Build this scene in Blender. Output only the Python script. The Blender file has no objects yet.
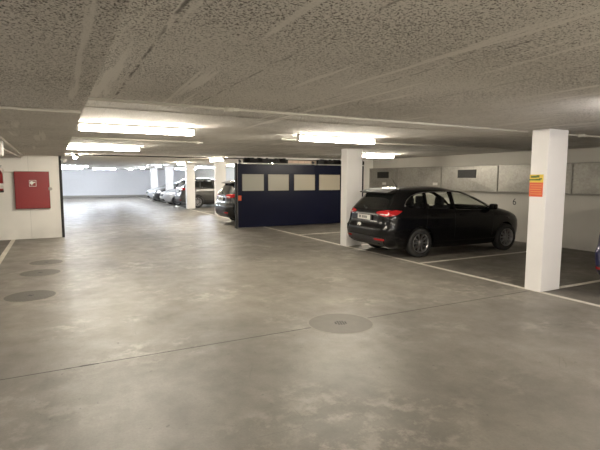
import bpy, bmesh, math, random
from mathutils import Vector, Matrix
from mathutils.bvhtree import BVHTree
random.seed(7)
SC = bpy.context.scene
COL = SC.collection
PI = math.pi
U = 1.72                      # metres per survey unit (eye height)

# ------------------------------------------------------------------ materials
class NT:
    def __init__(s, name):
        s.m = bpy.data.materials.new(name); s.m.use_nodes = True
        s.t = s.m.node_tree; s.t.nodes.clear()
        s.out = s.t.nodes.new('ShaderNodeOutputMaterial')
    def n(s, typ, ins=None, **kw):
        nd = s.t.nodes.new(typ)
        for k, v in kw.items(): setattr(nd, k, v)
        for k, v in (ins or {}).items(): s.set(nd.inputs[k], v)
        return nd
    def set(s, sock, v):
        if isinstance(v, bpy.types.NodeSocket): s.t.links.new(v, sock)
        elif isinstance(v, (tuple, list)) and len(v) == 3 and sock.type == 'RGBA': sock.default_value = (*v, 1)
        else: sock.default_value = v
    def math(s, op, a, b=0.0, c=0.0, clamp=False):
        nd = s.n('ShaderNodeMath', operation=op, use_clamp=clamp)
        s.set(nd.inputs[0], a); s.set(nd.inputs[1], b); s.set(nd.inputs[2], c)
        return nd.outputs[0]
    def ramp(s, v, lo, hi, a=0.0, b=1.0):
        nd = s.n('ShaderNodeMapRange', {'Value': v, 'From Min': lo, 'From Max': hi, 'To Min': a, 'To Max': b}, clamp=True)
        return nd.outputs[0]
    def mix(s, f, a, b):
        nd = s.n('ShaderNodeMix', data_type='RGBA')
        s.set(nd.inputs[0], f); s.set(nd.inputs[6], a); s.set(nd.inputs[7], b)
        return nd.outputs[2]
    def coord(s, scale=(1, 1, 1), loc=(0, 0, 0)):
        tc = s.n('ShaderNodeTexCoord')
        mp = s.n('ShaderNodeMapping', {'Vector': tc.outputs['Object']})
        mp.inputs['Scale'].default_value = scale; mp.inputs['Location'].default_value = loc
        return mp.outputs[0]
    def noise(s, vec, scale, detail=2, rough=.5, dist=0):
        nd = s.n('ShaderNodeTexNoise', {'Vector': vec, 'Scale': scale, 'Detail': detail, 'Roughness': rough, 'Distortion': dist})
        return nd.outputs[0]
    def bump(s, h, strength, dist):
        return s.n('ShaderNodeBump', {'Height': h, 'Strength': strength, 'Distance': dist}).outputs[0]
    def bsdf(s, **kw):
        nd = s.n('ShaderNodeBsdfPrincipled')
        for k, v in kw.items(): s.set(nd.inputs[k.replace('_', ' ')], v)
        s.t.links.new(nd.outputs[0], s.out.inputs[0]); return nd

def plain(name, col, rough=.5, metal=0.0, var=.08, scale=6, bump=0.0, bscale=40, coat=0.0, emis=None, spec=.5):
    t = NT(name); v = t.coord()
    n = t.noise(v, scale, 3)
    c = t.mix(n, tuple(max(0, x*(1-var)) for x in col), tuple(min(1, x*(1+var)) for x in col))
    kw = dict(Base_Color=c, Roughness=rough, Metallic=metal, Coat_Weight=coat, Specular_IOR_Level=spec)
    if bump: kw['Normal'] = t.bump(t.noise(v, bscale, 3), bump, .004)
    if emis: kw['Emission_Color'] = emis[0]; kw['Emission_Strength'] = emis[1]
    t.bsdf(**kw); return t.m

def mat_concrete(name, base, gloss, dark=1.0):
    t = NT(name); v = t.coord()
    big = t.noise(v, .55, 4, .6, .6)
    mid = t.noise(v, 2.3, 6, .7, .15)
    fine = t.noise(v, 55, 4, .75)
    streak = t.noise(t.coord((.9, .28, 1)), 1.6, 5, .65, 1.2)
    f = t.math('ADD', t.math('MULTIPLY', big, .45), t.math('ADD', t.math('MULTIPLY', mid, .38), t.math('MULTIPLY', streak, .3)))
    f = t.ramp(f, .40, .74)
    lo = tuple(x*.58 for x in base); hi = tuple(min(1, x*1.30) for x in base)
    c = t.mix(f, lo, hi)
    c = t.mix(t.ramp(fine, .35, .65, 0, .38), c, tuple(x*.55 for x in base))
    # pale scuffed areas with ragged edges
    patch = t.ramp(t.noise(t.coord((1, 1, 1), (3.1, 7.7, 0)), .75, 3), .48, .64)
    scuff = t.ramp(t.noise(v, 4.2, 9, .74, .0), .49, .62, 0, .75)
    c = t.mix(t.math('MULTIPLY', scuff, patch), c, tuple(min(1, x*1.75) for x in base))
    # thin wandering scratches and dark specks
    vor = t.n('ShaderNodeTexVoronoi', {'Vector': t.n('ShaderNodeMix', {0: .06, 4: v, 5: t.n('ShaderNodeTexNoise', {'Vector': v, 'Scale': 3.0, 'Detail': 4.0}).outputs[1]}, data_type='VECTOR').outputs[1], 'Scale': 1.4}, feature='DISTANCE_TO_EDGE')
    crack = t.math('MULTIPLY', t.ramp(vor.outputs[0], .0, .006, .35, 0), t.ramp(t.noise(v, 1.1, 2), .55, .62))
    c = t.mix(crack, c, tuple(x*.35 for x in base))
    spot = t.ramp(t.noise(v, 17, 2), .69, .73, 0, .7)
    c = t.mix(t.math('MULTIPLY', spot, t.ramp(t.noise(v, 1.7, 2), .48, .56)), c, tuple(x*.40 for x in base))
    stain = t.ramp(t.noise(t.coord((1, 1, 1), (8.2, 1.4, 0)), .62, 3, .5, .5), .58, .70, 0, .38)
    c = t.mix(stain, c, tuple(x*.45 for x in base))
    r = t.ramp(mid, .3, .75, gloss+.14, gloss-.03)
    t.bsdf(Base_Color=c, Roughness=r, Normal=t.bump(t.math('ADD', t.math('MULTIPLY', fine, .6), mid), .16, .01), Specular_IOR_Level=.42)
    return t.m

def mat_ceiling():
    t = NT('sprayed concrete ceiling'); v = t.coord()
    sp1 = t.noise(v, 105, 3, .62); sp0 = t.noise(v, 52, 2, .5); sp2 = t.noise(v, 150, 2, .6)
    # smooth trowelled seams running along the aisle
    seam = t.noise(t.coord((8.5, .42, 1), (2.2, .85, 0)), 1.0, 3, .5, .25)
    smooth = t.ramp(seam, .615, .66)
    den = t.noise(v, .8, 3)
    near = t.noise(t.coord((.5, .5, 1), (9.3, 2.2, 0)), 1.0, 2)
    th = t.math('ADD', t.ramp(den, .3, .7, .520, .575), t.ramp(near, .4, .6, -.015, .02))
    pit = t.ramp(t.math('SUBTRACT', t.math('ADD', t.math('MULTIPLY', sp1, .7), t.math('MULTIPLY', sp0, .3)), th), -.006, .010)
    pit = t.math('MULTIPLY', pit, t.math('SUBTRACT', 1.0, t.math('MULTIPLY', smooth, .9)))
    base = t.mix(t.ramp(t.noise(v, .7, 4, .6), .3, .7), (.76, .74, .70), (.90, .88, .84))
    base = t.mix(t.math('MULTIPLY', smooth, .6), base, (.93, .91, .87))
    c = t.mix(t.math('MULTIPLY', pit, .88), base, (.07, .065, .058))
    c = t.mix(t.ramp(sp2, .50, .66, 0, .2), c, (.22, .208, .19))
    # fine dark cracks along the formwork joints
    sep = t.n('ShaderNodeSeparateXYZ', {'Vector': v})
    wob = t.math('MULTIPLY', t.math('SUBTRACT', t.noise(v, 4, 3, .6), .5), .05)
    x = t.math('ADD', sep.outputs[0], wob)
    m = None
    for x0, w, s in ((.272, .011, .95), (.52, .009, .75), (1.30, .007, .5), (2.30, .008, .6), (3.15, .007, .5), (4.3, .007, .5)):
        g = t.math('ABSOLUTE', t.math('SUBTRACT', x, x0))
        g = t.math('MULTIPLY', t.ramp(g, w*.5, w*1.5, 1, 0), s)
        m = g if m is None else t.math('MAXIMUM', m, g)
    m = t.math('MULTIPLY', m, t.ramp(t.noise(t.coord((1, 1, 1), (5, 1, 2)), 4.5, 3, .6), .44, .54))
    m = t.math('MULTIPLY', m, t.ramp(sep.outputs[1], 4.4, 5.2, 1, .25))
    c = t.mix(m, c, (.04, .036, .032))
    h = t.math('SUBTRACT', t.math('MULTIPLY', sp2, .25), pit)
    t.bsdf(Base_Color=c, Roughness=.9, Normal=t.bump(h, .5, .006), Specular_IOR_Level=.2)
    return t.m

def mat_blockwork(name, col, bw=1.0, bh=.42, joint=.86):
    t = NT(name); tc = t.n('ShaderNodeTexCoord')
    sep = t.n('ShaderNodeSeparateXYZ', {'Vector': tc.outputs['Object']})
    cv = t.n('ShaderNodeCombineXYZ', {'X': t.math('ADD', sep.outputs[0], sep.outputs[1]), 'Y': sep.outputs[2]})
    br = t.n('ShaderNodeTexBrick', {'Vector': cv.outputs[0], 'Color1': (1, 1, 1), 'Color2': (.97, .97, .97), 'Mortar': (joint,)*3,
             'Scale': 1.0, 'Mortar Size': .008, 'Mortar Smooth': .4, 'Brick Width': bw, 'Row Height': bh})
    v = t.coord()
    c = t.mix(t.ramp(t.noise(v, 1.3, 4), .3, .7), tuple(x*.93 for x in col), col)
    low_tone = t.math('MULTIPLY', t.ramp(sep.outputs[2], 0, .35, .5, 0), t.ramp(t.noise(v, 3, 4), .35, .65))  # patchy darker tone towards the bottom
    c = t.mix(low_tone, c, tuple(x*.6 for x in col))
    mx = t.n('ShaderNodeMix', data_type='RGBA', blend_type='MULTIPLY'); mx.inputs[0].default_value = 1
    t.set(mx.inputs[6], c); t.set(mx.inputs[7], br.outputs[0])
    t.bsdf(Base_Color=mx.outputs[2], Roughness=.75, Normal=t.bump(t.math('ADD', br.outputs[1], t.math('MULTIPLY', t.noise(v, 60, 3), -.3)), .15, -.01))
    return t.m

def mat_galv():
    t = NT('galvanised sheet'); v = t.coord()
    vo = t.n('ShaderNodeTexVoronoi', {'Vector': v, 'Scale': 22.0})
    n = t.noise(v, 1.1, 4, .6, .8)
    c = t.mix(t.ramp(n, .3, .7), (.26, .25, .225), (.40, .385, .345))
    c = t.mix(t.math('MULTIPLY', t.n('ShaderNodeSeparateColor', {'Color': vo.outputs[1]}).outputs[0], .25), c, (.62, .60, .56))
    t.bsdf(Base_Color=c, Roughness=t.ramp(n, .3, .7, .42, .58), Metallic=.55)
    return t.m

def mat_cover():
    t = NT('cast iron cover'); tc = t.n('ShaderNodeTexCoord')
    ch = t.n('ShaderNodeTexChecker', {'Vector': tc.outputs['Object'], 'Scale': 34.0, 'Color1': (1, 1, 1), 'Color2': (0, 0, 0)})
    c = t.mix(ch.outputs[1], (.05, .046, .040), (.15, .138, .12))
    t.bsdf(Base_Color=c, Roughness=.6, Metallic=.3, Normal=t.bump(ch.outputs[1], .5, .006))
    return t.m

def mat_poly():
    t = NT('ribbed polycarbonate'); tc = t.n('ShaderNodeTexCoord')
    w = t.n('ShaderNodeTexWave', {'Vector': tc.outputs['Object'], 'Scale': 9.0}, wave_type='BANDS', bands_direction='X')
    sep = t.n('ShaderNodeSeparateXYZ', {'Vector': tc.outputs['Object']})
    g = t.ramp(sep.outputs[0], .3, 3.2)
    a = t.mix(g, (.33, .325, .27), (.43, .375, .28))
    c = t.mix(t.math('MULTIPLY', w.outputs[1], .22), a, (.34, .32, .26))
    t.bsdf(Base_Color=c, Roughness=.4, Emission_Color=c, Emission_Strength=.06)  # faint emission stands in for light coming through the panes
    return t.m

def mat_glass(name, tint, mixf=.82):
    t = NT(name)
    tr = t.n('ShaderNodeBsdfTransparent', {'Color': tint})
    gl = t.n('ShaderNodeBsdfGlossy', {'Roughness': .03, 'Color': (.9, .9, .9)})
    lw = t.n('ShaderNodeLayerWeight', {'Blend': .5})
    fr = t.math('ADD', t.math('MULTIPLY', t.math('POWER', lw.outputs['Facing'], 4.0), .55), .03)
    mx = t.n('ShaderNodeMixShader', {0: fr, 1: tr.outputs[0], 2: gl.outputs[0]})
    t.t.links.new(mx.outputs[0], t.out.inputs[0]); return t.m

def mat_emit(name, col, s):
    t = NT(name); v = t.coord()
    n = t.ramp(t.noise(v, 3, 2), .3, .7, .97, 1.03)
    e = t.n('ShaderNodeEmission', {'Color': col, 'Strength': t.math('MULTIPLY', n, s)})
    t.t.links.new(e.outputs[0], t.out.inputs[0]); return t.m

M = {}
M['floor'] = mat_concrete('worn aisle concrete', (.218, .199, .170), .40)
M['bay'] = mat_concrete('dark bay concrete', (.150, .136, .116), .48)
M['ceiling'] = mat_ceiling()
M['ceiling_far'] = plain('smooth pale ceiling', (.82, .79, .73), .85, var=.08, scale=1.5, bump=.2, bscale=30)
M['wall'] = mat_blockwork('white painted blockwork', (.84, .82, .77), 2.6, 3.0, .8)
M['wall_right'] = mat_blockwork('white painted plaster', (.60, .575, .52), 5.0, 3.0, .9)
M['wall_far'] = plain('white far wall', (.80, .81, .84), .8, var=.03)
M['pillar'] = plain('white pillar paint', (.88, .865, .85), .55, var=.04, scale=3, bump=.08, bscale=25)
M['joint'] = plain('joint filler', (.045, .04, .035), .8, var=.4, scale=20)
M['thresh'] = plain('worn joint', (.20, .18, .15), .7, var=.4, scale=9)
def mat_paint():
    t = NT('worn white line paint'); v = t.coord()
    w = t.ramp(t.noise(v, 7, 5, .7), .56, .70)
    c = t.mix(t.ramp(t.noise(v, 2, 3), .3, .7), (.62, .58, .50), (.74, .70, .62))
    c = t.mix(t.math('MULTIPLY', w, .6), c, (.28, .25, .21))
    t.bsdf(Base_Color=c, Roughness=.55); return t.m
M['paint'] = mat_paint()
M['navy'] = plain('navy enamel', (.0028, .0042, .018), .36, var=.15, scale=2, bump=.03, bscale=3, spec=.22)
M['navy_frame'] = plain('dark navy frame', (.003, .004, .010), .45, spec=.25)
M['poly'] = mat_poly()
M['black'] = plain('black rubber', (.012, .012, .012), .7, var=.2, bump=.4, bscale=30)
M['blackpl'] = plain('black plastic', (.018, .018, .019), .5, var=.15)
M['steel'] = plain('grey steel', (.38, .37, .35), .4, metal=.8)
M['whitepl'] = plain('white plastic', (.76, .74, .69), .45, var=.03)
M['conduit'] = plain('pale grey conduit', (.62, .60, .54), .5, var=.05)
M['red'] = plain('red enamel', (.225, .006, .008), .45, var=.1, scale=2)
M['red_dark'] = plain('red enamel edge', (.14, .004, .005), .5, var=.1)
M['white'] = plain('white print', (.80, .78, .74), .6, var=.03)
M['yellow'] = plain('yellow print', (.80, .58, .05), .5, var=.08, scale=12)
M['orange'] = plain('orange red print', (.72, .105, .03), .5, var=.12, scale=8)
M['orange_text'] = plain('orange print', (.80, .26, .06), .5)
M['darkgreen'] = plain('dark green print', (.10, .16, .02), .6)
M['ink'] = plain('dark ink', (.05, .05, .055), .6)
M['galv'] = mat_galv()
M['galv_edge'] = plain('galvanised flange', (.30, .29, .265), .5, metal=.5)
M['vent'] = plain('dark vent', (.02, .019, .017), .6)
M['cover'] = mat_cover()
M['rim_stone'] = plain('pale mortar ring', (.25, .23, .20), .7, var=.3, scale=12)
M['drainpatch'] = plain('drain mortar patch', (.150, .136, .115), .6, var=.18, scale=9, bump=.1)
M['lit_patch'] = mat_blockwork('pale brick lintel', (.95, .74, .58), .25, .08, .6)  # pale warm colour stands in for the lit patch above the gate
M['warm'] = mat_emit('warm tube', (1.0, .90, .735), 120)
M['cool'] = mat_emit('cool tube', (.84, .905, 1.0), 190)
M['soft'] = mat_emit('pale tube', (1.0, .93, .90), 62)
M['tyre'] = plain('tyre rubber', (.014, .014, .014), .75, var=.2, bump=.3, bscale=60)
M['rim'] = plain('alloy rim', (.36, .36, .37), .3, metal=.9, var=.05)
M['rim_dark'] = plain('dark rim recess', (.02, .02, .02), .6)
M['glass'] = mat_glass('tinted car glass', (.80, .82, .79))
M['darkglass'] = plain('privacy glass', (.006, .007, .007), .06, var=.1, spec=.6)
M['seat'] = plain('dark seat fabric', (.02, .02, .021), .85)
M['redlens'] = plain('red lens', (.26, .006, .008), .2, var=.5, scale=30, coat=.2, emis=((1, .03, .03), .06))  # slight red emission makes tail lenses and reflectors glow a little
M['clearlens'] = plain('clear lens', (.70, .68, .66), .12, var=.2, scale=25, coat=.6)
M['spoiler'] = plain('dull black spoiler', (.010, .009, .008), .6, spec=.12)
M['smoked'] = plain('smoked lens', (.035, .035, .036), .2, var=.2, scale=25)
M['satin'] = plain('satin trim', (.20, .195, .19), .35, metal=.6, var=.05)
M['chrome'] = plain('chrome', (.62, .61, .60), .15, metal=1, var=.03)
M['plate'] = plain('white plate', (.66, .65, .61), .4, var=.03)
def paintm(name, col, metal=.3, rough=.28, coat=.8, spec=.5):
    return plain(name, col, rough, metal=metal, var=.05, coat=coat, spec=spec)

# ------------------------------------------------------------------ mesh helpers
class MB:
    def __init__(s): s.bm = bmesh.new(); s.mi = 0
    def face(s, vs):
        try:
            f = s.bm.faces.new(vs); f.material_index = s.mi; return f
        except ValueError: return None
    def box(s, x0, x1, y0, y1, z0, z1, bev=0.0, mat=None):
        bm2 = bmesh.new()
        bmesh.ops.create_cube(bm2, size=1)
        for v in bm2.verts:
            v.co = Vector(((x0+x1)/2+v.co.x*(x1-x0), (y0+y1)/2+v.co.y*(y1-y0), (z0+z1)/2+v.co.z*(z1-z0)))
        if bev: bmesh.ops.bevel(bm2, geom=bm2.edges[:]+bm2.verts[:], offset=bev, segments=2, affect='EDGES', profile=.5)
        s.merge(bm2, mat); return s
    def merge(s, bm2, mat=None):
        mp = {}
        for v in bm2.verts: mp[v] = s.bm.verts.new(mat @ v.co if mat else v.co)
        for f in bm2.faces:
            g = s.face([mp[v] for v in f.verts])
            if g: g.smooth = f.smooth
        bm2.free()
    def lathe(s, prof, seg=32, axis='Z', c=(0, 0, 0), smooth=True, close=False):
        rings = []
        for r, h in prof:
            ring = []
            for i in range(seg):
                a = 2*PI*i/seg; p = (r*math.cos(a), r*math.sin(a))
                co = {'Z': (p[0], p[1], h), 'Y': (p[0], h, p[1]), 'X': (h, p[0], p[1])}[axis]
                ring.append(s.bm.verts.new(Vector(c)+Vector(co)))
            rings.append(ring)
        n = len(rings)
        for k in range(n if close else n-1):
            a, b = rings[k], rings[(k+1) % n]
            for i in range(seg):
                j = (i+1) % seg
                f = s.face([a[i], a[j], b[j], b[i]])
                if f: f.smooth = smooth
        if not close:
            s.face(rings[0][::-1]); s.face(rings[-1])
        return s
    def tube(s, pts, r, seg=8, cap=True):
        pts = [Vector(p) for p in pts]; rings = []
        for i, p in enumerate(pts):
            d = (pts[min(i+1, len(pts)-1)]-pts[max(i-1, 0)]).normalized()
            a = d.cross(Vector((0, 0, 1)))
            if a.length < 1e-3: a = d.cross(Vector((1, 0, 0)))
            a.normalize(); b = d.cross(a)
            rr = r[i] if isinstance(r, (list, tuple)) else r
            rings.append([s.bm.verts.new(p+a*rr*math.cos(2*PI*k/seg)+b*rr*math.sin(2*PI*k/seg)) for k in range(seg)])
        for A, B in zip(rings, rings[1:]):
            for k in range(seg):
                f = s.face([A[k], A[(k+1) % seg], B[(k+1) % seg], B[k]])
                if f: f.smooth = True
        if cap: s.face(rings[0][::-1]); s.face(rings[-1])
        return s
    def prism(s, poly, axis, a, b):
        def P(u, v, h): return {'X': (h, u, v), 'Y': (u, h, v), 'Z': (u, v, h)}[axis]
        A = [s.bm.verts.new(P(u, v, a)) for u, v in poly]; B = [s.bm.verts.new(P(u, v, b)) for u, v in poly]
        n = len(poly)
        s.face(A); s.face(B[::-1])
        for i in range(n): s.face([A[i], B[i], B[(i+1) % n], A[(i+1) % n]])
        return s
    def mesh(s, name):
        bmesh.ops.recalc_face_normals(s.bm, faces=s.bm.faces[:])
        me = bpy.data.meshes.new(name); s.bm.to_mesh(me); s.bm.free(); return me
    def build(s, name, mats, parent=None, loc=None):
        return link(name, s.mesh(name), mats, parent, loc)

def link(name, me, mats, parent=None, loc=None):
    o = bpy.data.objects.new(name, me); COL.objects.link(o)
    if mats:
        if len(me.materials): me.materials.clear()
        for m in (mats if isinstance(mats, (list, tuple)) else [mats]): me.materials.append(m)
    if parent: o.parent = parent
    if loc: o.location = loc
    return o
def tag(o, label, cat, group=None):
    o['label'] = label; o['category'] = cat
    if group: o['group'] = group
    return o
def thing(name, label, cat, loc=(0, 0, 0), rz=0, group=None):
    o = bpy.data.objects.new(name, None); COL.objects.link(o); o.empty_display_size = .1
    o.location = loc; o.rotation_euler = (0, 0, rz); return tag(o, label, cat, group)
def struct(o): o['kind'] = 'structure'; return o
def dup(root, label, loc, rz=None):
    r = root.copy(); COL.objects.link(r); r.location = loc; r['label'] = label
    if rz is not None: r.rotation_euler = (0, 0, rz)
    for ch in list(root.children):
        c = ch.copy(); COL.objects.link(c); c.parent = r
        for g in list(ch.children):
            d = g.copy(); COL.objects.link(d); d.parent = c
    return r

# ------------------------------------------------------------------ setting
XB = 3.758*U; XW = 6.545*U; YD = 8.69*U; ZC = 1.43*U; ZS = 1.3557*U
XL = -4.2*U; YN = -3.2*U; YF = 26.0*U; XE = .15*U; XO = .094*U
PY = [2.557*U+3.1055*U*k for k in range(8)]
PW, PD = .466, .278

# floor: one mesh, cut along its painted lines and joints
lines = [(XB-.02, XB+.075, YN, YF)]                       # long aisle line in front of the bays
for k in range(8):
    y = PY[k]
    lines.append((XB+.05, XW-.9 if k == 0 else XW-.35, y+.02, y+.11))
    lines.append((XB+.05, XW-.45, y+2.66, y+2.75))
lines.append((XB+.05, XW-.6, PY[0]-2.70, PY[0]-2.61))
XLL = -.633*U
lines.append((XLL-.05, XLL+.05, YN, YD))
joints = [(XLL, XB-.02, 2.643*U-.008, 2.643*U+.007)]
thr = [(XO, 3.17*U, YD-.06, YD-.035)]
xs = sorted({XL, XW, XLL-.05, XLL+.05, XB-.02, XB+.075} | {v for r in lines+joints+thr for v in r[:2]})
ys = sorted({YN, YF} | {v for r in lines+joints+thr for v in r[2:]})
b = MB(); G = {}
for i, x in enumerate(xs):
    for j, y in enumerate(ys): G[i, j] = b.bm.verts.new((x, y, 0))
inside = lambda rs, x, y: any(r[0] < x < r[1] and r[2] < y < r[3] for r in rs)
for i in range(len(xs)-1):
    for j in range(len(ys)-1):
        cx, cy = (xs[i]+xs[i+1])/2, (ys[j]+ys[j+1])/2
        b.mi = 2 if inside(lines, cx, cy) else 3 if inside(joints, cx, cy) else 4 if inside(thr, cx, cy) else 1 if (cx > XB or (cx < XLL and cy < YD)) else 0
        b.face([G[i, j], G[i+1, j], G[i+1, j+1], G[i, j+1]])
# broken edges of the expansion joint
b.mi = 3
for px, w, h in ((.02, .05, .016), (.55, .04, .016), (.20, .13, .024), (.93, .03, .012), (2.3, .05, .014), (3.9, .06, .012)):
    c = Vector((px, 2.643*U-.004, .0012)); n = 9
    b.face([b.bm.verts.new(c+Vector((math.cos(2*PI*k/n)*w*random.uniform(.6, 1), math.sin(2*PI*k/n)*h*random.uniform(.5, 1), 0))) for k in range(n)])
struct(b.build('floor', [M['floor'], M['bay'], M['paint'], M['joint'], M['thresh']]))

b = MB()                                                  # ceiling with the lowered slab on the aisle's left
b.box(XE, XW+.2, YN, YD+.1, ZC, ZC+.3)
b.box(XE+.01, XW, PY[0]+1.0, PY[0]+1.02, ZC-.004, ZC+.01)
struct(b.build('ceiling', M['ceiling']))
struct(MB().box(XL, XW+.2, YD+.1, YF, ZC, ZC+.3).build('ceiling_far', M['ceiling_far']))
struct(MB().box(XL, XE, YN, YD+.1, ZS, ZC+.3).build('ceiling_low', M['ceiling']))

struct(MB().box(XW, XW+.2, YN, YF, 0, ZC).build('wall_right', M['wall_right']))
struct(MB().box(XL, XW, YF, YF+.2, 0, ZC).build('wall_far', M['wall_far']))
struct(MB().box(XL, XW, YN-.2, YN, 0, ZC).build('wall_near', M['wall']))
struct(MB().box(XL-.2, XL, YN, YF, 0, ZC).build('wall_left', M['wall']))
struct(MB().box(XL, XO-.05, YD, YD+.2, 0, ZS).build('wall_front', M['wall']))
struct(MB().box(-1.2*U, -1.08*U, YD+.2, YF, 0, ZC).build('wall_aisle', M['wall_far']))
b = MB(); b.box(XB+PW, XW, YD+.16, YD+.30, 0, ZC)
b.box(3.05*U, XB+PW, YD+.16, YD+.30, ZS+.06, ZC)
struct(b.build('wall_gate', M['wall']))
struct(MB().box(XL, XW, YF-.06, YF, 0, .16, .01).build('baseboard_far', M['galv_edge']))
# black stop post at the end of the wall
struct(MB().box(XO-.05, XO+.02, YD-.03, YD+.2, 0, ZS, .006).build('trim_1', M['black']))

# ------------------------------------------------------------------ pillars
pl = ['white square pillar carrying the yellow and red notice', 'white square pillar partly behind the rear of the black estate car',
      'white square pillar hidden behind the blue sliding gate', 'white square pillar just beyond the gate end, behind the dark hatchback',
      'white square pillar in front of the grey off-roader\'s rear', 'bluish white pillar behind the silver car',
      'bluish white pillar behind the black car near the far wall', 'slim far white pillar, last before the far wall']
pme = MB().box(0, PW, 0, PD, 0, ZC, .012).mesh('pillar')
for k, y in enumerate(PY):
    if k in (2, 7): continue
    tag(link('pillar', pme, M['pillar'] if k == 0 else None, loc=(XB, y, 0)), pl[k], 'pillar', 'white square pillars along the bays')

# notice on the near pillar
n = thing('warning_sign', 'yellow and orange-red notice taped to the white pillar', 'sign', (XB-.003, PY[0]+.165, 1.452))
MB().box(-.003, .002, -.112, .112, .215, .335).build('header_panel', M['yellow'], n)
MB().box(-.003, .002, -.112, .112, 0, .215).build('message_panel', M['orange'], n)
b = MB()
for y0, w, z0, h in ((.075, .03, .285, .03), (.03, .035, .285, .032), (-.02, .03, .29, .035), (.06, .09, .245, .022), (-.02, .05, .245, .025), (-.065, .03, .26, .02)):
    b.box(-.0045, -.003, y0-w, y0+w*.6, z0, z0+h)
b.build('header_print', M['darkgreen'], n)
b = MB()
for i in range(5): b.box(-.0045, -.003, -.10+.01*(i % 3), .10-.012*(i % 2), .035+.035*i, .035+.035*i+.012)
b.build('message_print', M['orange_text'], n)

# ------------------------------------------------------------------ sliding gate, its rail and fittings
GX0, GX1, GZ = 3.166*U, 6.20*U, 1.28*U
g = thing('sliding_gate', 'dark navy sliding fire gate with a row of beige panes, slid open', 'gate', (GX0, YD, 0))
wx = [(3.262, 3.756), (3.822, 4.322), (4.416, 4.946), (5.02, 5.582), (5.65, 6.13)]
wx = [((a*U-GX0), (c*U-GX0)) for a, c in wx]; wz0, wz1 = .735*U, 1.088*U
L = GX1-GX0; b = MB()
b.box(.0, L, -.045, .045, .02, wz0); b.box(0, L, -.045, .045, wz1, GZ)
e = [0]+[v for p in wx for v in p]+[L]
for i in range(0, len(e), 2): b.box(e[i], e[i+1], -.045, .045, wz0, wz1)
b.build('leaf', M['navy'], g)
for a, c in wx:
    f = MB()
    for q in ((a, a+.022, wz0, wz1), (c-.022, c, wz0, wz1), (a, c, wz0, wz0+.02), (a, c, wz1-.02, wz1)): f.box(q[0], q[1], -.055, -.045, q[2], q[3])
    f.build('pane_frame', M['navy_frame'], g)
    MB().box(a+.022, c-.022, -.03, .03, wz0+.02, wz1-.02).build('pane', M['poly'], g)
b = MB(); b.box(-.05, 0, -.07, .07, .0, GZ+.02, .006); b.build('edge_post', M['black'], g)
MB().box(.012, .02, -.062, -.046, .02, GZ).build('edge_strip', M['steel'], g)
MB().box(.035, .15, -.05, -.045, .955, 1.125).build('reflector_sticker', M['orange'], g)['label'] = 'orange red sticker on gate edge'
for x in (.14, 1.5, 3.0, 4.6):
    r = MB(); r.box(x-.05, x+.05, .015, .04, GZ, 1.35*U, .004); r.lathe([(.03, .05), (.034, .06), (.034, .10), (.03, .11)], 16, 'Y', (x, 0, 1.345*U))
    r.build('roller', M['blackpl'], g)
rl = thing('gate_rail', 'thin dark steel rail the sliding gate hangs from, across the opening', 'rail', (0, YD, 1.362*U))
MB().box(XO-.05, GX1, .05, .10, .018, .050, .004).build('track', M['black'], rl)
MB().box(GX0+.1, GX1, -.10, -.065, -.125, -.105, .003).build('lip', M['conduit'], rl)
for x0, x1 in ((3.30*U, 4.28*U), (4.98*U, 6.2*U)):
    b = MB(); b.box(x0, x1, -.075, .0, -.10, .04, .01)
    for i in range(26):
        x = random.uniform(x0, x1-.12); w = random.uniform(.05, .15)
        b.box(x, x+w, -.085, -.01, -.11-random.random()*.02, .03+random.random()*.05, .012)
    b.build('brush_seal', M['black'], rl)
MB().box(4.22*U, 5.02*U, .125, .15, -.09, .05).build('lit_patch_panel', M['lit_patch'], rl)  # panel added for the lit patch; its brightness is in the colour

# ------------------------------------------------------------------ wall equipment at left
def cx_(a): return a*U
hc = thing('fire_hose_cabinet', 'dark red fire hose cabinet mounted on the white wall', 'cabinet', (-.575*U, YD-.022, .496*U))
w, h = .492*U, .60*U
MB().box(0, w, -.12, 0, 0, h, .008).build('body', M['red_dark'], hc)
d = MB().box(.012, w-.012, -.14, -.12, .012, h-.012, .005).build('door', M['red'], hc)
s = MB()
sx, sz, q = w*.42, h*.60, .17
for a in ((sx, sx+q, sz, sz+.008), (sx, sx+q, sz+q-.008, sz+q), (sx, sx+.008, sz, sz+q), (sx+q-.008, sx+q, sz, sz+q)): s.box(a[0], a[1], -.144, -.14, a[2], a[3])
s.lathe([(.045, -.144), (.045, -.14)], 20, 'Y', (sx+.06, 0, sz+.10), False)
s.box(sx+.07, sx+.145, -.144, -.14, sz+.10, sz+.125); s.box(sx+.05, sx+.07, -.144, -.14, sz+.03, sz+.08)
s.build('hose_symbol', M['white'], d)
k = MB(); k.lathe([(.03, -.19), (.045, -.18), (.045, -.14), (.03, -.13)], 18, 'Y', (w+.02, 0, h*.535)); k.box(w-.03, w+.03, -.15, -.10, h*.50, h*.57, .005)
k.build('latch', M['steel'], hc)
tag(MB().box(-.72*U, -.578*U, YD-.03, YD, 1.075*U, 1.092*U, .004).build('wall_conduit', M['conduit']), 'short pale conduit running into the side of the red cabinet', 'conduit')

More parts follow.
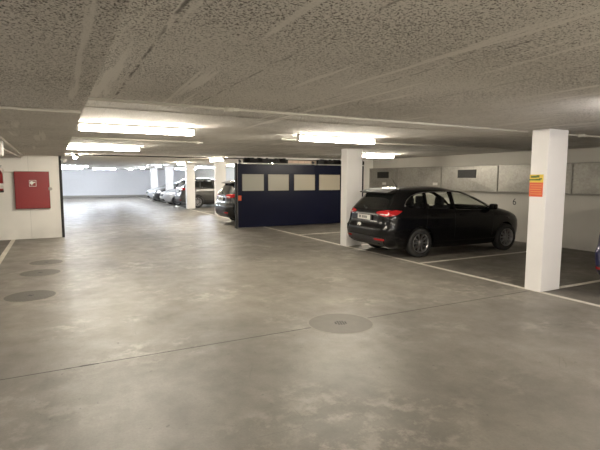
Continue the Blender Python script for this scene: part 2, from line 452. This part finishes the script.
ex = thing('fire_extinguisher', 'red fire extinguisher on the white wall at the frame edge', 'fire extinguisher', (-.795*U, YD-.17, .765*U))
MB().lathe([(.02, .62), (.05, .615), (.10, .57), (.125, .50), (.13, .45), (.13, .06), (.12, .045)], 28).build('cylinder', M['red'], ex)
MB().lathe([(.125, .0), (.135, .01), (.135, .055), (.10, .06)], 28).build('foot_ring', M['black'], ex)
MB().lathe([(.1315, .10), (.1315, .24)], 28).build('paper_label', M['white'], ex)
b = MB(); b.lathe([(.022, .60), (.022, .68), (.015, .70)], 14); b.box(-.02, .10, -.012, .012, .67, .69, .004); b.box(-.02, .12, -.012, .012, .70, .72, .004)
b.build('valve', M['steel'], ex)
b = MB(); b.tube([(.03, 0, .65), (.12, 0, .66), (.155, 0, .58), (.15, 0, .40), (.145, 0, .22)], .012); b.build('hose', M['whitepl'], ex)
MB().box(-.03, .03, .11, .17, .3, .55, .004).build('bracket', M['steel'], ex)

eb = thing('emergency_light_box', 'white box fixed under the low ceiling at the frame edge', 'box', (-.50*U, 5.2*U, ZS))
MB().box(-.26, .14, -.10, .10, -.27, 0, .02).build('housing', M['whitepl'], eb)
MB().box(-.24, .12, -.107, -.10, -.24, -.05, .004).build('cover', M['white'], eb)
b = MB(); b.tube([(-.395*U, 3.6*U, ZS-.02), (-.415*U, 6.0*U, ZS-.02), (-.445*U, YD-.02, ZS-.02)], .022)
tag(b.build('ceiling_conduit', M['conduit']), 'pale conduit under the low ceiling leading to the white wall', 'conduit')
b = MB(); b.tube([(-.50*U, 5.3*U, ZS-.06), (-.505*U, 6.6*U, ZS-.06), (-.47*U, YD-.03, ZS-.06)], .018)
tag(b.build('ceiling_conduit', M['conduit']), 'pale conduit from the white ceiling box to the wall', 'conduit')

# clutter of the gate catch by the stop post
gc = thing('gate_catch', 'small metal gate catch at the top of the black stop post', 'catch', (XO, YD-.05, 1.27*U))
b = MB(); b.box(.0, .16, -.05, .02, .03, .06, .004); b.box(.06, .10, -.05, .0, -.06, .06, .004); b.build('bracket', M['conduit'], gc)
b = MB(); b.lathe([(.035, -.06), (.035, -.03)], 14, 'Y', (.13, 0, .0)); b.build('buffer', M['whitepl'], gc)

# ------------------------------------------------------------------ duct on right wall
DX = XW-.16; y0, y1, z0, z1 = 1.2*U, 8.85*U, .798*U, 1.218*U
du = thing('air_duct', 'long flat galvanised ventilation duct along the upper right wall', 'duct', (DX, 0, 0))
seams = [1.2*U, 2.6*U, 4.02*U, 5.26*U, 6.52*U, 7.78*U, 8.85*U]
for a, c in zip(seams, seams[1:]):
    b = MB(); vs = [b.bm.verts.new(p) for p in ((0, a, z0), (0, c, z0), (0, c, z1), (0, a, z1))]
    m = b.bm.verts.new((-.028, (a+c)/2, (z0+z1)/2))            # cross-broken sheet
    for i in range(4): b.face([vs[i], vs[(i+1) % 4], m])
    w_ = [b.bm.verts.new(p) for p in ((.158, a, z0), (.158, c, z0), (.158, c, z1), (.158, a, z1))]
    for i in range(4): b.face([vs[i], w_[i], w_[(i+1) % 4], vs[(i+1) % 4]])
    b.face(w_)
    b.build('duct_section', M['galv'], du)
for a in seams[1:-1]: MB().box(-.022, .0, a-.02, a+.02, z0-.012, z1+.012, .003).build('flange', M['galv_edge'], du)
MB().box(-.018, .16, y0, 8.85*U, z0-.02, z0, .003).build('edge_rail', M['galv_edge'], du)
MB().box(-.018, .16, y0, 8.85*U, z1, z1+.02, .003).build('edge_rail', M['galv_edge'], du)
for a, c, p, r in ((5.69, 6.105, 1.014, 1.16), (8.07, 8.47, 1.008, 1.145)):
    v = MB(); v.box(-.03, -.012, a*U, c*U, p*U, r*U, .004)
    o = v.build('vent_grille', M['vent'], du)
    s = MB()
    for i in range(7): zz = p*U+.02+(r-p)*U*i/7.3; s.box(-.042, -.03, a*U+.02, c*U-.02, zz, zz+.009)
    s.build('louvre', M['blackpl'], o)
for y_, z_ in ((6.66, .895), (8.22, .885)):
    MB().box(-.03, -.012, y_*U-.10, y_*U+.10, z_*U-.04, z_*U+.05).build('paper_sticker', M['white'], du)['label'] = 'white paper sticker'

def text_mesh(s, size):
    cu = bpy.data.curves.new('t', 'FONT'); cu.body = s; cu.size = size; cu.extrude = .001; cu.align_x = 'CENTER'; cu.align_y = 'CENTER'
    o = bpy.data.objects.new('t', cu); COL.objects.link(o)
    dg = bpy.context.evaluated_depsgraph_get(); me = bpy.data.meshes.new_from_object(o.evaluated_get(dg))
    bpy.data.objects.remove(o); return me
bn = link('bay_number', text_mesh('6', .26), M['ink'], loc=(XW-.003, 4.987*U, .629*U)); bn.rotation_euler = (PI/2, 0, -PI/2)
tag(bn, 'small dark painted number 6 on the white wall', 'number')

# ------------------------------------------------------------------ covers and drain
def cover(label, x, y, r):
    t = thing('manhole_cover', label, 'manhole cover', (x*U, y*U, 0), .3, 'manhole covers in the aisle floor')
    MB().lathe([(r+.045, 0), (r+.04, .003), (r+.0, .003), (r, 0)], 40, smooth=False).build('frame_ring', M['rim_stone'], t)
    MB().lathe([(r, 0), (r, .005), (r-.012, .006), (.001, .006)], 40, smooth=False).build('lid', M['cover'], t)
    b = MB(); b.box(-.05, .05, -.012, .012, .006, .008); b.box(-.012, .012, -.05, .05, .006, .008); b.build('lifting_slot', M['black'], t)
cover('round ribbed manhole cover with pale rim, closest to the joint line', -.228, 4.46, .33)
cover('round ribbed manhole cover with wide pale rim, between two others', -.180, 5.51, .325)
cover('round manhole cover closest to the red cabinet wall', -.135, 6.17, .30)
dr = thing('floor_drain', 'small floor drain set in a round grey mortar patch', 'drain', (1.712*U, 2.635*U, 0), -.35)
MB().lathe([(.385, 0), (.375, .002), (.001, .002)], 44, smooth=False).build('mortar_patch', M['drainpatch'], dr)
MB().lathe([(.40, 0), (.40, .0012), (.37, .0012), (.37, 0)], 44, smooth=False).build('patch_rim', M['rim_stone'], dr)
b = MB()
for i in range(-2, 3):
    for j in range(-2, 3):
        if i*i+j*j < 7: b.lathe([(.011, .0022), (.011, .0035)], 10, 'Z', (i*.030, j*.030, 0), False)
b.build('grate', M['black'], dr)

# ------------------------------------------------------------------ ceiling pipes
def conduit(label, pts, r=.014):
    b = MB(); b.tube(pts, r, 8); return tag(b.build('ceiling_conduit', M['conduit']), label, 'conduit')
YC = 2.767*U
conduit('long pale conduit crossing the ceiling to the pillar with the notice', [(XE, YC, ZC-.015), (XB-.0, YC, ZC-.015)])
conduit('pale conduit on the low ceiling in line with the long crossing one', [(XL+.1, YC, ZS-.015), (XE-.02, YC, ZS-.015)])
conduit('pale conduit from the pillar with the notice toward the right wall', [(XB+PW, YC, ZC-.015), (XW-.01, YC, ZC-.015)])
conduit('pale conduit over the parked black estate car', [(2.2*U, 4.6*U, ZC-.015), (XW-.01, 4.45*U, ZC-.015)])
conduit('pale conduit ending in a small box between the lamp rows', [(XE, 5.5*U, ZC-.015), (1.5*U, 5.5*U, ZC-.015)])
for lab, x, y in (('round junction box on the long ceiling conduit', .964, 2.767), ('round junction box on the conduit right of the notice pillar', 4.49, 2.72), ('small junction box at the end of the short conduit', 1.52, 5.5)):
    t = thing('ceiling_junction_box', lab, 'junction box', (x*U, y*U, ZC), 0, 'ceiling junction boxes')
    MB().lathe([(.001, -.045), (.045, -.045), (.05, -.04), (.05, 0)], 20).build('box', M['conduit'], t)
    MB().box(.05, .10, -.018, .018, -.035, -.005, .003).build('gland', M['conduit'], t)

# ------------------------------------------------------------------ lamps
def lamp_proto(name, kind):
    t = thing(name, '', 'lamp', (0, 0, ZC), 0, 'ceiling tube lamps')
    l = .78
    MB().box(-l, l, -.05, .05, -.035, 0, .008).build('housing', M['whitepl'], t)
    MB().box(-l+.012, l-.012, -.046, .046, -.11, -.033, .016).build('diffuser', M[kind], t)
    for s in (-1, 1): MB().box(s*l-.012, s*l+.012, -.048, .048, -.112, -.02, .004).build('end_cap', M['whitepl'], t)
    return t
used = {}
def lamp(x, y, label, rz=0, kind='warm', z=ZC):
    if kind not in used:
        used[kind] = lamp_proto('ceiling_lamp', kind); o = used[kind]; o.location = (x*U, y*U, ZC); o.rotation_euler = (0, 0, rz); o['label'] = label
    else: o = dup(used[kind], label, (x*U, y*U, z), rz)
    return o
lamp(.630, 4.04, 'lit tube lamp beside the low ceiling edge, the wide one closest to view')
lamp(2.58, 4.07, 'lit tube lamp hanging in front of the pillar behind the estate car')
lamp(.600, 6.78, 'lit tube lamp just before the gate opening by the low ceiling edge')
lamp(4.98, 6.70, 'lit tube lamp above the parked estate car, beside the pillar')
lamp(3.14, 1.30, 'tube lamp outside the frame near the notice pillar', 0, 'soft')
lamp(.63, -1.2, 'tube lamp behind the viewpoint beside the low ceiling edge')
lamp(2.9, -1.2, 'tube lamp behind the viewpoint near the bays')
lamp(-1.25, 1.9, 'added unseen tube lamp under the low ceiling, brightening the left side', 0, 'soft', ZS)  # unseen lamp added to brighten ceiling and floor at left
lamp(1.7, -.75, 'added unseen tube lamp in mid-aisle behind the viewpoint, brightening the near ceiling')  # extra lamp out of view, added to lift the near ceiling
lamp(3.12, 9.75, 'lit tube lamp just beyond the gate edge, in line with the pillars', PI/2)
lamp(3.12, 12.9, 'second lit tube lamp beyond the gate, in line with the pillars', PI/2)
lamp(3.12, 16.1, 'third lit tube lamp beyond the gate, in line with the pillars', PI/2, 'cool')
lamp(3.12, 19.3, 'fourth lit tube lamp beyond the gate, in line with the pillars', PI/2, 'cool')
lamp(3.12, 22.6, 'lit tube lamp before the far wall, in line with the pillars', PI/2, 'cool')
lamp(.36, 9.7, 'lit tube lamp seen end-on beside the black stop post', PI/2)
lamp(.62, 22.3, 'cool white tube lamp before the far wall, beside the black post', 0, 'cool')
lamp(1.95, 22.3, 'cool white tube lamp before the middle of the far wall', 0, 'cool')
lamp(.62, 18.6, 'cool white tube lamp deep in the aisle past the opening', 0, 'cool')
lamp(5.1, 13.6, 'tube lamp above the bay beyond the dark hatchback', 0)
lamp(5.1, 17.0, 'tube lamp above the grey off-roader', 0, 'cool')
lamp(5.1, 20.5, 'tube lamp above the far silver car', 0, 'cool')
lamp(5.1, 10.6, 'tube lamp above the dark hatchback', 0)

# ------------------------------------------------------------------ cars
EST = [(.19, .40, 4.18, .78), (.24, .20, 4.38, .83), (.32, .06, 4.46, .865), (.42, .02, 4.48, .88), (.55, 0, 4.49, .888), (.64, .005, 4.48, .892),
       (.70, .05, 4.46, .890), (.78, .075, 4.41, .886), (.85, .085, 4.31, .884), (.90, .09, 4.18, .876), (.95, .10, 4.00, .862), (1.0, .115, 3.76, .843),
       (1.03, .13, 3.58, .826), (1.10, .175, 3.40, .797), (1.20, .25, 3.14, .757), (1.30, .325, 2.86, .715), (1.37, .38, 2.62, .684), (1.41, .40, 2.46, .660),
       (1.44, .43, 2.32, .63), (1.46, .52, 2.22, .59), (1.49, .72, 2.06, .51), (1.515, 1.0, 1.88, .38), (1.53, 1.3, 1.62, .15)]
def interp(T, z):
    if z <= T[0][0]: return T[0][1:]
    for a, c in zip(T, T[1:]):
        if z <= c[0]:
            f = (z-a[0])/(c[0]-a[0]); return tuple(a[i]+(c[i]-a[i])*f for i in (1, 2, 3))
    return T[-1][1:]
def ring(xr, xf, w, nr, nf, N=40):
    xc = (xr+xf)/2; a = (xf-xr)/2; half = []
    def quarter(n, sg):
        P = [(xc+sg*a*abs(math.cos(t))**(2/n), w*abs(math.sin(t))**(2/n)) for t in [PI/2*i/400 for i in range(401)]]
        L = [0]
        for p, q in zip(P, P[1:]): L.append(L[-1]+math.dist(p, q))
        out = []; j = 0
        for i in range(N//2+1):
            s = L[-1]*i/(N//2)
            while j < 399 and L[j+1] < s: j += 1
            f = (s-L[j])/max(1e-9, L[j+1]-L[j]); out.append((P[j][0]+(P[j+1][0]-P[j][0])*f, P[j][1]+(P[j+1][1]-P[j][1])*f))
        return out
    r = quarter(nr, -1); f = quarter(nf, 1)
    half = r+f[::-1][1:]                                 # rear centre -> side -> front centre (y>0)
    return half+[(x, -y) for x, y in half[-2:0:-1]]
def solid(T, zs, inset=None):
    b = MB(); rings = []
    for z in zs:
        xr, xf, w = interp(T, z)
        k = max(0, min(1, (z-.95)/.45)); nr = 9.5-5.0*k; nf = 3.5+1.5*k
        if z > 1.42: nr, nf = 3.6, 3.0
        if inset: xr, xf, w = inset(z, xr, xf, w)
        rings.append([b.bm.verts.new((x, y, z)) for x, y in ring(xr, xf, w, nr, nf)])
    for A, B in zip(rings, rings[1:]):
        for i in range(len(A)):
            f = b.face([A[i], A[(i+1) % len(A)], B[(i+1) % len(A)], B[i]]); f.smooth = True
    b.face(rings[0][::-1]); b.face(rings[-1])
    return b.mesh('car_solid')
def boolean(me, cutters):
    o = bpy.data.objects.new('a', me); COL.objects.link(o); tmp = [o]
    for c in cutters:
        oc = bpy.data.objects.new('c', c); COL.objects.link(oc); tmp.append(oc)
        m = o.modifiers.new('b', 'BOOLEAN'); m.operation = 'DIFFERENCE'; m.object = oc; m.solver = 'EXACT'
    dg = bpy.context.evaluated_depsgraph_get()
    out = bpy.data.meshes.new_from_object(o.evaluated_get(dg))
    for t in tmp: bpy.data.objects.remove(t)
    return out
def rows(poly, nv, nu):
    vs = [p[1] for p in poly]; lo, hi = min(vs), max(vs); out = []
    for i in range(nv+1):
        v = lo+(hi-lo)*(i/nv*.998+.001); us = []
        for (u0, v0), (u1, v1) in zip(poly, poly[1:]+poly[:1]):
            if (v0 <= v < v1) or (v1 <= v < v0): us.append(u0+(u1-u0)*(v-v0)/(v1-v0))
        if len(us) < 2: continue
        a, c = min(us), max(us); out.append([(a+(c-a)*j/nu, v) for j in range(nu+1)])
    return out
def decal(b, bvh, poly, side, off, nv=8, nu=10):
    """lay a 2-D outline onto the car's skin; side: R/L (x,z), B/F (y,z)"""
    G = []
    for row in rows(poly, nv, nu):
        g = []
        for u, v in row:
            o, d = {'R': ((u, -2, v), (0, 1, 0)), 'L': ((u, 2, v), (0, -1, 0)), 'B': ((-1, u, v), (1, 0, 0)), 'F': ((6, u, v), (-1, 0, 0))}[side]
            h = bvh.ray_cast(Vector(o), Vector(d))
            if h[0] is None: g.append(None); continue
            nrm = h[1] if h[1].dot(Vector(d)) < 0 else -h[1]
            g.append(b.bm.verts.new(h[0]+nrm*off))
        G.append(g)
    for A, B in zip(G, G[1:]):
        for j in range(len(A)-1):
            q = [A[j], A[j+1], B[j+1], B[j]]
            if all(q) and max((q[i].co-q[i-1].co).length for i in range(4)) < .16:
                f = b.face(q)
                if f: f.smooth = True
    return b
SIDE = [[(.60, 1.135), (.66, 1.215), (.80, 1.305), (.98, 1.365), (1.17, 1.385), (1.12, 1.06), (.80, 1.075), (.66, 1.10)],
        [(1.23, 1.388), (1.55, 1.40), (1.90, 1.402), (1.93, 1.025), (1.19, 1.057)],
        [(1.99, 1.402), (2.32, 1.385), (2.60, 1.30), (2.92, 1.15), (3.19, 1.015), (3.1, .99), (2.0, 1.022)]]
SHIELD = [(-.54, 1.38), (.54, 1.38), (.62, 1.22), (.70, 1.05), (-.70, 1.05), (-.62, 1.22)]
BACK = [(-.56, 1.36), (.56, 1.36), (.66, 1.20), (.70, 1.06), (.62, 1.03), (-.62, 1.03), (-.70, 1.06), (-.66, 1.20)]
SOLID = solid(EST, [z for a, c in zip(EST, EST[1:]) for z in (a[0], (a[0]+c[0])/2)]+[EST[-1][0]])
WR = .318
AXLES = (.97, 3.62)
def car_meshes():
    bv = BVHTree.FromPolygons([v.co for v in SOLID.vertices], [p.vertices[:] for p in SOLID.polygons])
    cut = []
    for ax in AXLES:
        for s in (-1, 1):
            b = MB(); b.lathe([(.365, s*.55), (.365, s*1.2)], 36, 'Y', (ax, 0, WR+.005), False); cut.append(b.mesh('c'))
    def ins(z, xr, xf, w): return max(xr+.10, .5 if z < .9 else 0), min(xf-.07, 3.3), w-.055
    cab = solid(EST, [.50, .70, .85, .95, 1.0, 1.05, 1.15, 1.25, 1.33, 1.40, 1.425], ins); cut.append(cab)
    for P in SIDE: cut.append(MB().prism(P, 'Y', -1.2, 1.2).mesh('c'))
    cut.append(MB().prism(SHIELD, 'X', 2.25, 3.9).mesh('c'))
    body = boolean(SOLID, cut)
    for p in body.polygons: p.use_smooth = True
    try: body.set_sharp_from_angle(angle=math.radians(38))
    except Exception: pass
    return body, bv
BODY, BV = car_meshes()

def wheel_meshes():
    w = .205
    t = MB(); t.lathe([(.205, -w/2+.01), (.215, -w/2), (.29, -w/2), (.312, -w/2+.02), (WR, -w/2+.04), (WR, w/2-.04), (.312, w/2-.02), (.29, w/2), (.215, w/2), (.205, w/2-.01)], 44, 'Y', close=True)
    r = MB(); r.lathe([(.208, -w/2+.005), (.212, -w/2-.003), (.195, -w/2+.004), (.188, -w/2+.05), (.188, w/2-.02), (.208, w/2-.01)], 40, 'Y', close=True)
    for i in range(10):
        a = 2*PI*i/10; bm2 = bmesh.new()
        P = [(.04, -.017), (.195, -.012-.004), (.195, .012+.004), (.04, .017)]
        A = [bm2.verts.new((x, -w/2+.018 if x < .1 else -w/2+.008, y)) for x, y in P]; B = [bm2.verts.new((x, -w/2+.05, y)) for x, y in P]
        bm2.faces.new(A); bm2.faces.new(B[::-1])
        for k in range(4): bm2.faces.new([A[k], B[k], B[(k+1) % 4], A[(k+1) % 4]])
        r.merge(bm2, Matrix.Rotation(a, 4, 'Y'))
    r.lathe([(.001, -w/2+.008), (.03, -w/2+.008), (.062, -w/2+.022), (.062, -w/2+.05)], 24, 'Y')
    d = MB(); d.lathe([(.001, -.02), (.187, -.02), (.187, .0), (.001, .0)], 28, 'Y')
    return t.mesh('tyre'), r.mesh('rim'), d.mesh('disc')
TYRE, RIM, DISC = wheel_meshes()
TYRE.materials.append(M['tyre']); RIM.materials.append(M['rim']); DISC.materials.append(M['rim_dark'])

def extra(fn):
    b = MB(); fn(b); return b
def seat_mesh(x, y):
    b = MB(); b.box(x, x+.48, y-.24, y+.24, .50, .66, .05); b.box(x-.14, x+.02, y-.24, y+.24, .55, 1.10, .05); b.box(x-.17, x-.07, y-.13, y+.13, 1.10, 1.28, .04)
    return b
def star(pts): return pts
def mir(P): return [(-u, v) for u, v in P]
TAIL = [(.40, .985), (.55, 1.02), (.70, 1.035), (.80, 1.03), (.82, .95), (.79, .905), (.70, .895), (.52, .93), (.41, .955)]
TAILS = [(.18, .905), (.20, 1.03), (.34, 1.035), (.50, 1.02), (.40, .965), (.27, .91)]
HEAD = [(.46, .68), (.62, .665), (.80, .70), (.83, .80), (.78, .82), (.60, .77), (.47, .72)]
def plate_marks(b, x, sgn):
    y = .20
    for i, w in enumerate((.030, .034, .008, .030, .022, .032, .030, .028)):
        if i == 2: y -= .03; continue
        b.box(min(x, x+sgn*.002), max(x, x+sgn*.002), y-w, y, .832, .887); y -= w+.016
def make_car(name, label, group, paint, loc, rz, sc=(1, 1, 1), rear_glass='darkglass', sticker=False, antenna=True, cladding=False, trim=True, win='glass'):
    t = thing(name, label, 'car', loc, rz, group)
    head = M['smoked'] if paint is P_black else M['clearlens']
    def put(b, nm, m, parent=None, lab=None):
        me = b if isinstance(b, bpy.types.Mesh) else b.mesh(nm)
        if sc != (1, 1, 1):
            me = me.copy() if isinstance(b, bpy.types.Mesh) else me
            me.transform(Matrix.Diagonal((*sc, 1)))
        o = link(nm, me, m, t if parent is None else parent)
        if lab: o['label'] = lab
        return o
    body = put(BODY.copy(), 'body', paint)
    # glass
    for P in SIDE:
        for s in 'RL': put(decal(MB(), BV, P, s, -.006, 8, 8), 'side_window', M[win])
    put(decal(MB(), BV, SHIELD, 'F', -.006, 8, 12), 'windscreen', M['glass'])
    rw = put(decal(MB(), BV, BACK, 'B', .004, 10, 14), 'rear_window', M[rear_glass])
    b = MB(); b.tube([(.10, .02, 1.055), (.20, .25, 1.115), (.235, .44, 1.14)], [.012, .009, .006], 6); b.lathe([(.001, -.02), (.02, -.02), (.02, .05)], 12, 'X', (.12, .02, 1.05)); put(b, 'wiper', M['blackpl'])
    if trim:
        for s in (-1, 1):
            P = [(.61, 1.11), (.595, 1.14), (.65, 1.225), (.79, 1.318), (.97, 1.379), (1.20, 1.402), (1.60, 1.415), (1.95, 1.416), (2.30, 1.402)]
            pts = []
            for x, z in P:
                h = BV.ray_cast(Vector((x, s*2, z)), Vector((0, -s, 0)))
                if h[0] is not None: pts.append(h[0]+Vector((0, s*.003, 0)))
            put(MB().tube(pts, .007, 6), 'window_trim', M['chrome'])
    # lights
    for s in (1, -1):
        P = TAIL if s > 0 else mir(TAIL)
        b = MB(); decal(b, BV, P, 'B', .006, 8, 14); decal(b, BV, TAILS, 'L' if s > 0 else 'R', .006, 6, 8)
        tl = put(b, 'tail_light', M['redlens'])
        Q = [(.50, .948), (.62, .928), (.74, .925), (.76, .945), (.64, .952)]; Q = Q if s > 0 else mir(Q)
        put(decal(MB(), BV, Q, 'B', .010, 3, 8), 'reverse_lens', M['clearlens'], tl)
        P = HEAD if s > 0 else mir(HEAD)
        b = MB(); decal(b, BV, P, 'F', .006, 6, 10)
        decal(b, BV, [(4.0, .75), (4.14, .83), (4.28, .80), (4.34, .72), (4.26, .69)], 'L' if s > 0 else 'R', .005, 5, 6)
        put(b, 'head_light', head)
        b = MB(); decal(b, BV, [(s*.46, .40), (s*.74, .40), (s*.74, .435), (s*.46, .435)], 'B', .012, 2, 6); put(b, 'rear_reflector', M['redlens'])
    b = MB(); decal(b, BV, [(-.66, .26), (.66, .26), (.72, .36), (.70, .46), (-.70, .46), (-.72, .36)], 'B', .008, 5, 16); put(b, 'bumper_insert', M['blackpl'])
    b = MB(); decal(b, BV, [(-.40, .915), (.40, .915), (.40, .94), (-.40, .94)], 'B', .012, 2, 10); put(b, 'tailgate_trim', M['satin'])
    b = MB(); decal(b, BV, [(-.42, .60), (.42, .60), (.45, .74), (-.45, .74)], 'F', .006, 4, 10); decal(b, BV, [(-.55, .28), (.55, .28), (.50, .44), (-.50, .44)], 'F', .006, 4, 10); put(b, 'grille', M['blackpl'])
    put(MB().box(.045, .085, -.27, .27, .80, .915, .004), 'plate_holder', M['blackpl'])
    pl_ = put(MB().box(.038, .046, -.255, .255, .806, .910, .003), 'licence_plate', M['plate'])
    b = MB(); plate_marks(b, .0378, -1); put(b, 'plate_print', M['ink'], pl_)
    pf = put(MB().box(4.47, 4.495, -.255, .255, .47, .58, .003), 'licence_plate', M['plate'])
    if sticker:
        h = BV.ray_cast(Vector((-1, .17, .665)), Vector((1, 0, 0)))[0]
        b = MB(); b.lathe([(.001, -.008), (.062, -.008), (.062, .02)], 24, 'X', h, False); so = put(b, 'round_sticker', M['white'], None, 'round white sticker')
        b = MB(); b.box(h.x-.011, h.x-.008, h.y-.014, h.y+.012, h.z-.018, h.z+.018, .0); put(b, 'sticker_print', M['ink'], so)
    # roof spoiler, mirrors, handles
    b = MB(); b.prism([(.27, 1.385), (.275, 1.400), (.44, 1.446), (.62, 1.478), (.62, 1.42), (.40, 1.365)], 'Y', -.55, .55); put(b, 'roof_spoiler', M['spoiler'] if paint is P_black else paint)
    for s in (1, -1):
        b = MB(); b.box(2.98, 3.13, min(s*.86, s*1.03), max(s*.86, s*1.03), 1.00, 1.13, .04); b.box(3.03, 3.11, min(s*.78, s*.90), max(s*.78, s*.90), .995, 1.03, .01); put(b, 'wing_mirror', paint)
        for x in (1.35, 2.20):
            h = BV.ray_cast(Vector((x, s*2, .90)), Vector((0, -s, 0)))[0]
            b = MB(); b.box(x-.10, x+.10, h.y-.016, h.y+.016, .885, .915, .008); put(b, 'door_handle', paint)
        # shut lines
        for P in ([(1.93, .42), (1.937, .42), (1.945, 1.0), (1.938, 1.0)], [(1.10, .62), (1.107, .62), (1.165, 1.02), (1.158, 1.02)], [(3.12, .40), (3.127, .40), (3.17, .96), (3.163, .96)]):
            put(decal(MB(), BV, P, 'L' if s > 0 else 'R', .002, 8, 1), 'door_gap', M['blackpl'])
        if cladding:
            b = MB(); decal(b, BV, [(1.36, .22), (3.22, .22), (3.22, .40), (1.36, .40)], 'L' if s > 0 else 'R', .01, 4, 12); put(b, 'sill_cladding', M['blackpl'])
    if antenna:
        b = MB(); b.lathe([(.028, 1.48), (.02, 1.515), (.008, 1.53)], 12, 'Z', (.92, -.02, 0)); b.tube([(.92, -.02, 1.52), (.84, -.02, 1.62), (.77, -.02, 1.71)], [.007, .005, .003], 6); put(b, 'aerial', M['blackpl'])
    for x, y in ((2.05, .36), (2.05, -.36)): put(seat_mesh(x, y), 'seat', M['seat'])
    b = seat_mesh(1.15, .36); b2 = seat_mesh(1.15, -.36); b.merge(b2.bm); put(b, 'rear_seat', M['seat'])
    put(MB().box(2.80, 3.28, -.72, .72, .60, .90, .06), 'dashboard', M['seat'])
    b = MB(); b.box(.95, 3.65, -.70, .70, .20, .50, .02); put(b, 'underbody', M['blackpl'])
    for i, ax in enumerate(AXLES):
        for s in (-1, 1):
            o = link('wheel', RIM, None, t, (ax*sc[0], s*.775*sc[1], WR*sc[2]))
            k = sc[2]
            o.scale = (k, k, k)
            if s > 0: o.rotation_euler = (0, 0, PI)
            for me, nm in ((TYRE, 'tyre'), (DISC, 'brake_disc')): link(nm, me, None, o)
    return t

P_black = paintm('black car paint', (.0025, .0025, .003), .0, .25, .22, .22)
P_grey = paintm('grey car paint', (.065, .064, .062), .4)
P_dark = paintm('dark grey car paint', (.016, .016, .018), .3)
P_hatch = paintm('almost black car paint', (.006, .006, .007), .1, .25, .4, .4)
P_silver = paintm('silver car paint', (.52, .53, .55), .6, .3)
P_silver2 = paintm('pale silver car paint', (.62, .64, .68), .5, .3)
P_blue = paintm('blue car paint', (.004, .010, .075), .2)
def car_at(rx, ry, ang, rear_off, sx=1):          # place from a rear axle point on the floor
    return (rx-math.cos(ang)*rear_off*sx, ry-math.sin(ang)*rear_off*sx, 0)
ang = math.radians(-2.55)
# rear axle midpoint: outer right tyre at (4.138, 4.528) units
mx, my = 7.018, 8.454
g_ = 'parked cars'
make_car('estate_car', 'black estate car parked between the white pillars, round sticker on tailgate', g_, P_black, car_at(mx, my, ang, .97, .985), ang, (.985, .985, 1.012), sticker=True)
make_car('hatchback_car', 'dark hatchback with red tail lights half hidden by the gate edge', g_, P_hatch, (5.44, 16.80, 0), 0, (.96, 1.0, 1.10))
make_car('suv', 'grey off-roader parked between pillars, its side and rear wheel in view', g_, P_grey, (6.22, 27.15, 0), 0, (1.0, 1.03, 1.12), cladding=True, win='darkglass')
make_car('silver_car', 'silver car parked nose out, next to the grey off-roader', g_, P_silver, (5.85+4.31, 29.75, 0), PI, (.97, 1, .98))
make_car('black_car', 'black car parked nose out, next to the silver one', g_, P_dark, (6.0+4.22, 33.0, 0), PI, (.95, 1, 1.0))
make_car('pale_car', 'pale silver car parked nose out before the far wall', g_, P_silver2, (5.95+4.22, 35.4, 0), PI, (.95, 1, .98))
make_car('blue_car', 'blue car cut off by the frame edge, beside the notice pillar', g_, P_blue, (6.97, 3.20, 0), 0, (.95, .98, 1.0), antenna=False)

# ------------------------------------------------------------------ light, camera
w = bpy.data.worlds.new('World'); SC.world = w; w.use_nodes = True
w.node_tree.nodes['Background'].inputs[0].default_value = (1, .93, .82, 1)
w.node_tree.nodes['Background'].inputs[1].default_value = .05
f_px, pitch, yaw, roll = 462.44, -.1008, .4855, .0031
fw = Vector((math.sin(yaw)*math.cos(pitch), math.cos(yaw)*math.cos(pitch), math.sin(pitch)))
r0 = Vector((math.cos(yaw), -math.sin(yaw), 0)); u0 = r0.cross(fw)
rr = r0*math.cos(roll)+u0*math.sin(roll); uu = -r0*math.sin(roll)+u0*math.cos(roll)
cd = bpy.data.cameras.new('Camera'); cam = bpy.data.objects.new('Camera', cd); COL.objects.link(cam)
cam.matrix_world = Matrix(((rr.x, uu.x, -fw.x, 0), (rr.y, uu.y, -fw.y, 0), (rr.z, uu.z, -fw.z, U), (0, 0, 0, 1)))
cd.sensor_width = 36; cd.lens = 36*f_px/600; cd.clip_end = 200; cd.clip_start = .05
SC.camera = cam
SC.view_settings.view_transform = 'Standard'
SC.view_settings.look = 'None'
SC.view_settings.exposure = 0.17
SC.view_settings.gamma = 1.06
SC.cycles.max_bounces = 10; SC.cycles.diffuse_bounces = 6; SC.cycles.transparent_max_bounces = 16
SC.cycles.sample_clamp_indirect = 4
SC.cycles.use_denoising = True
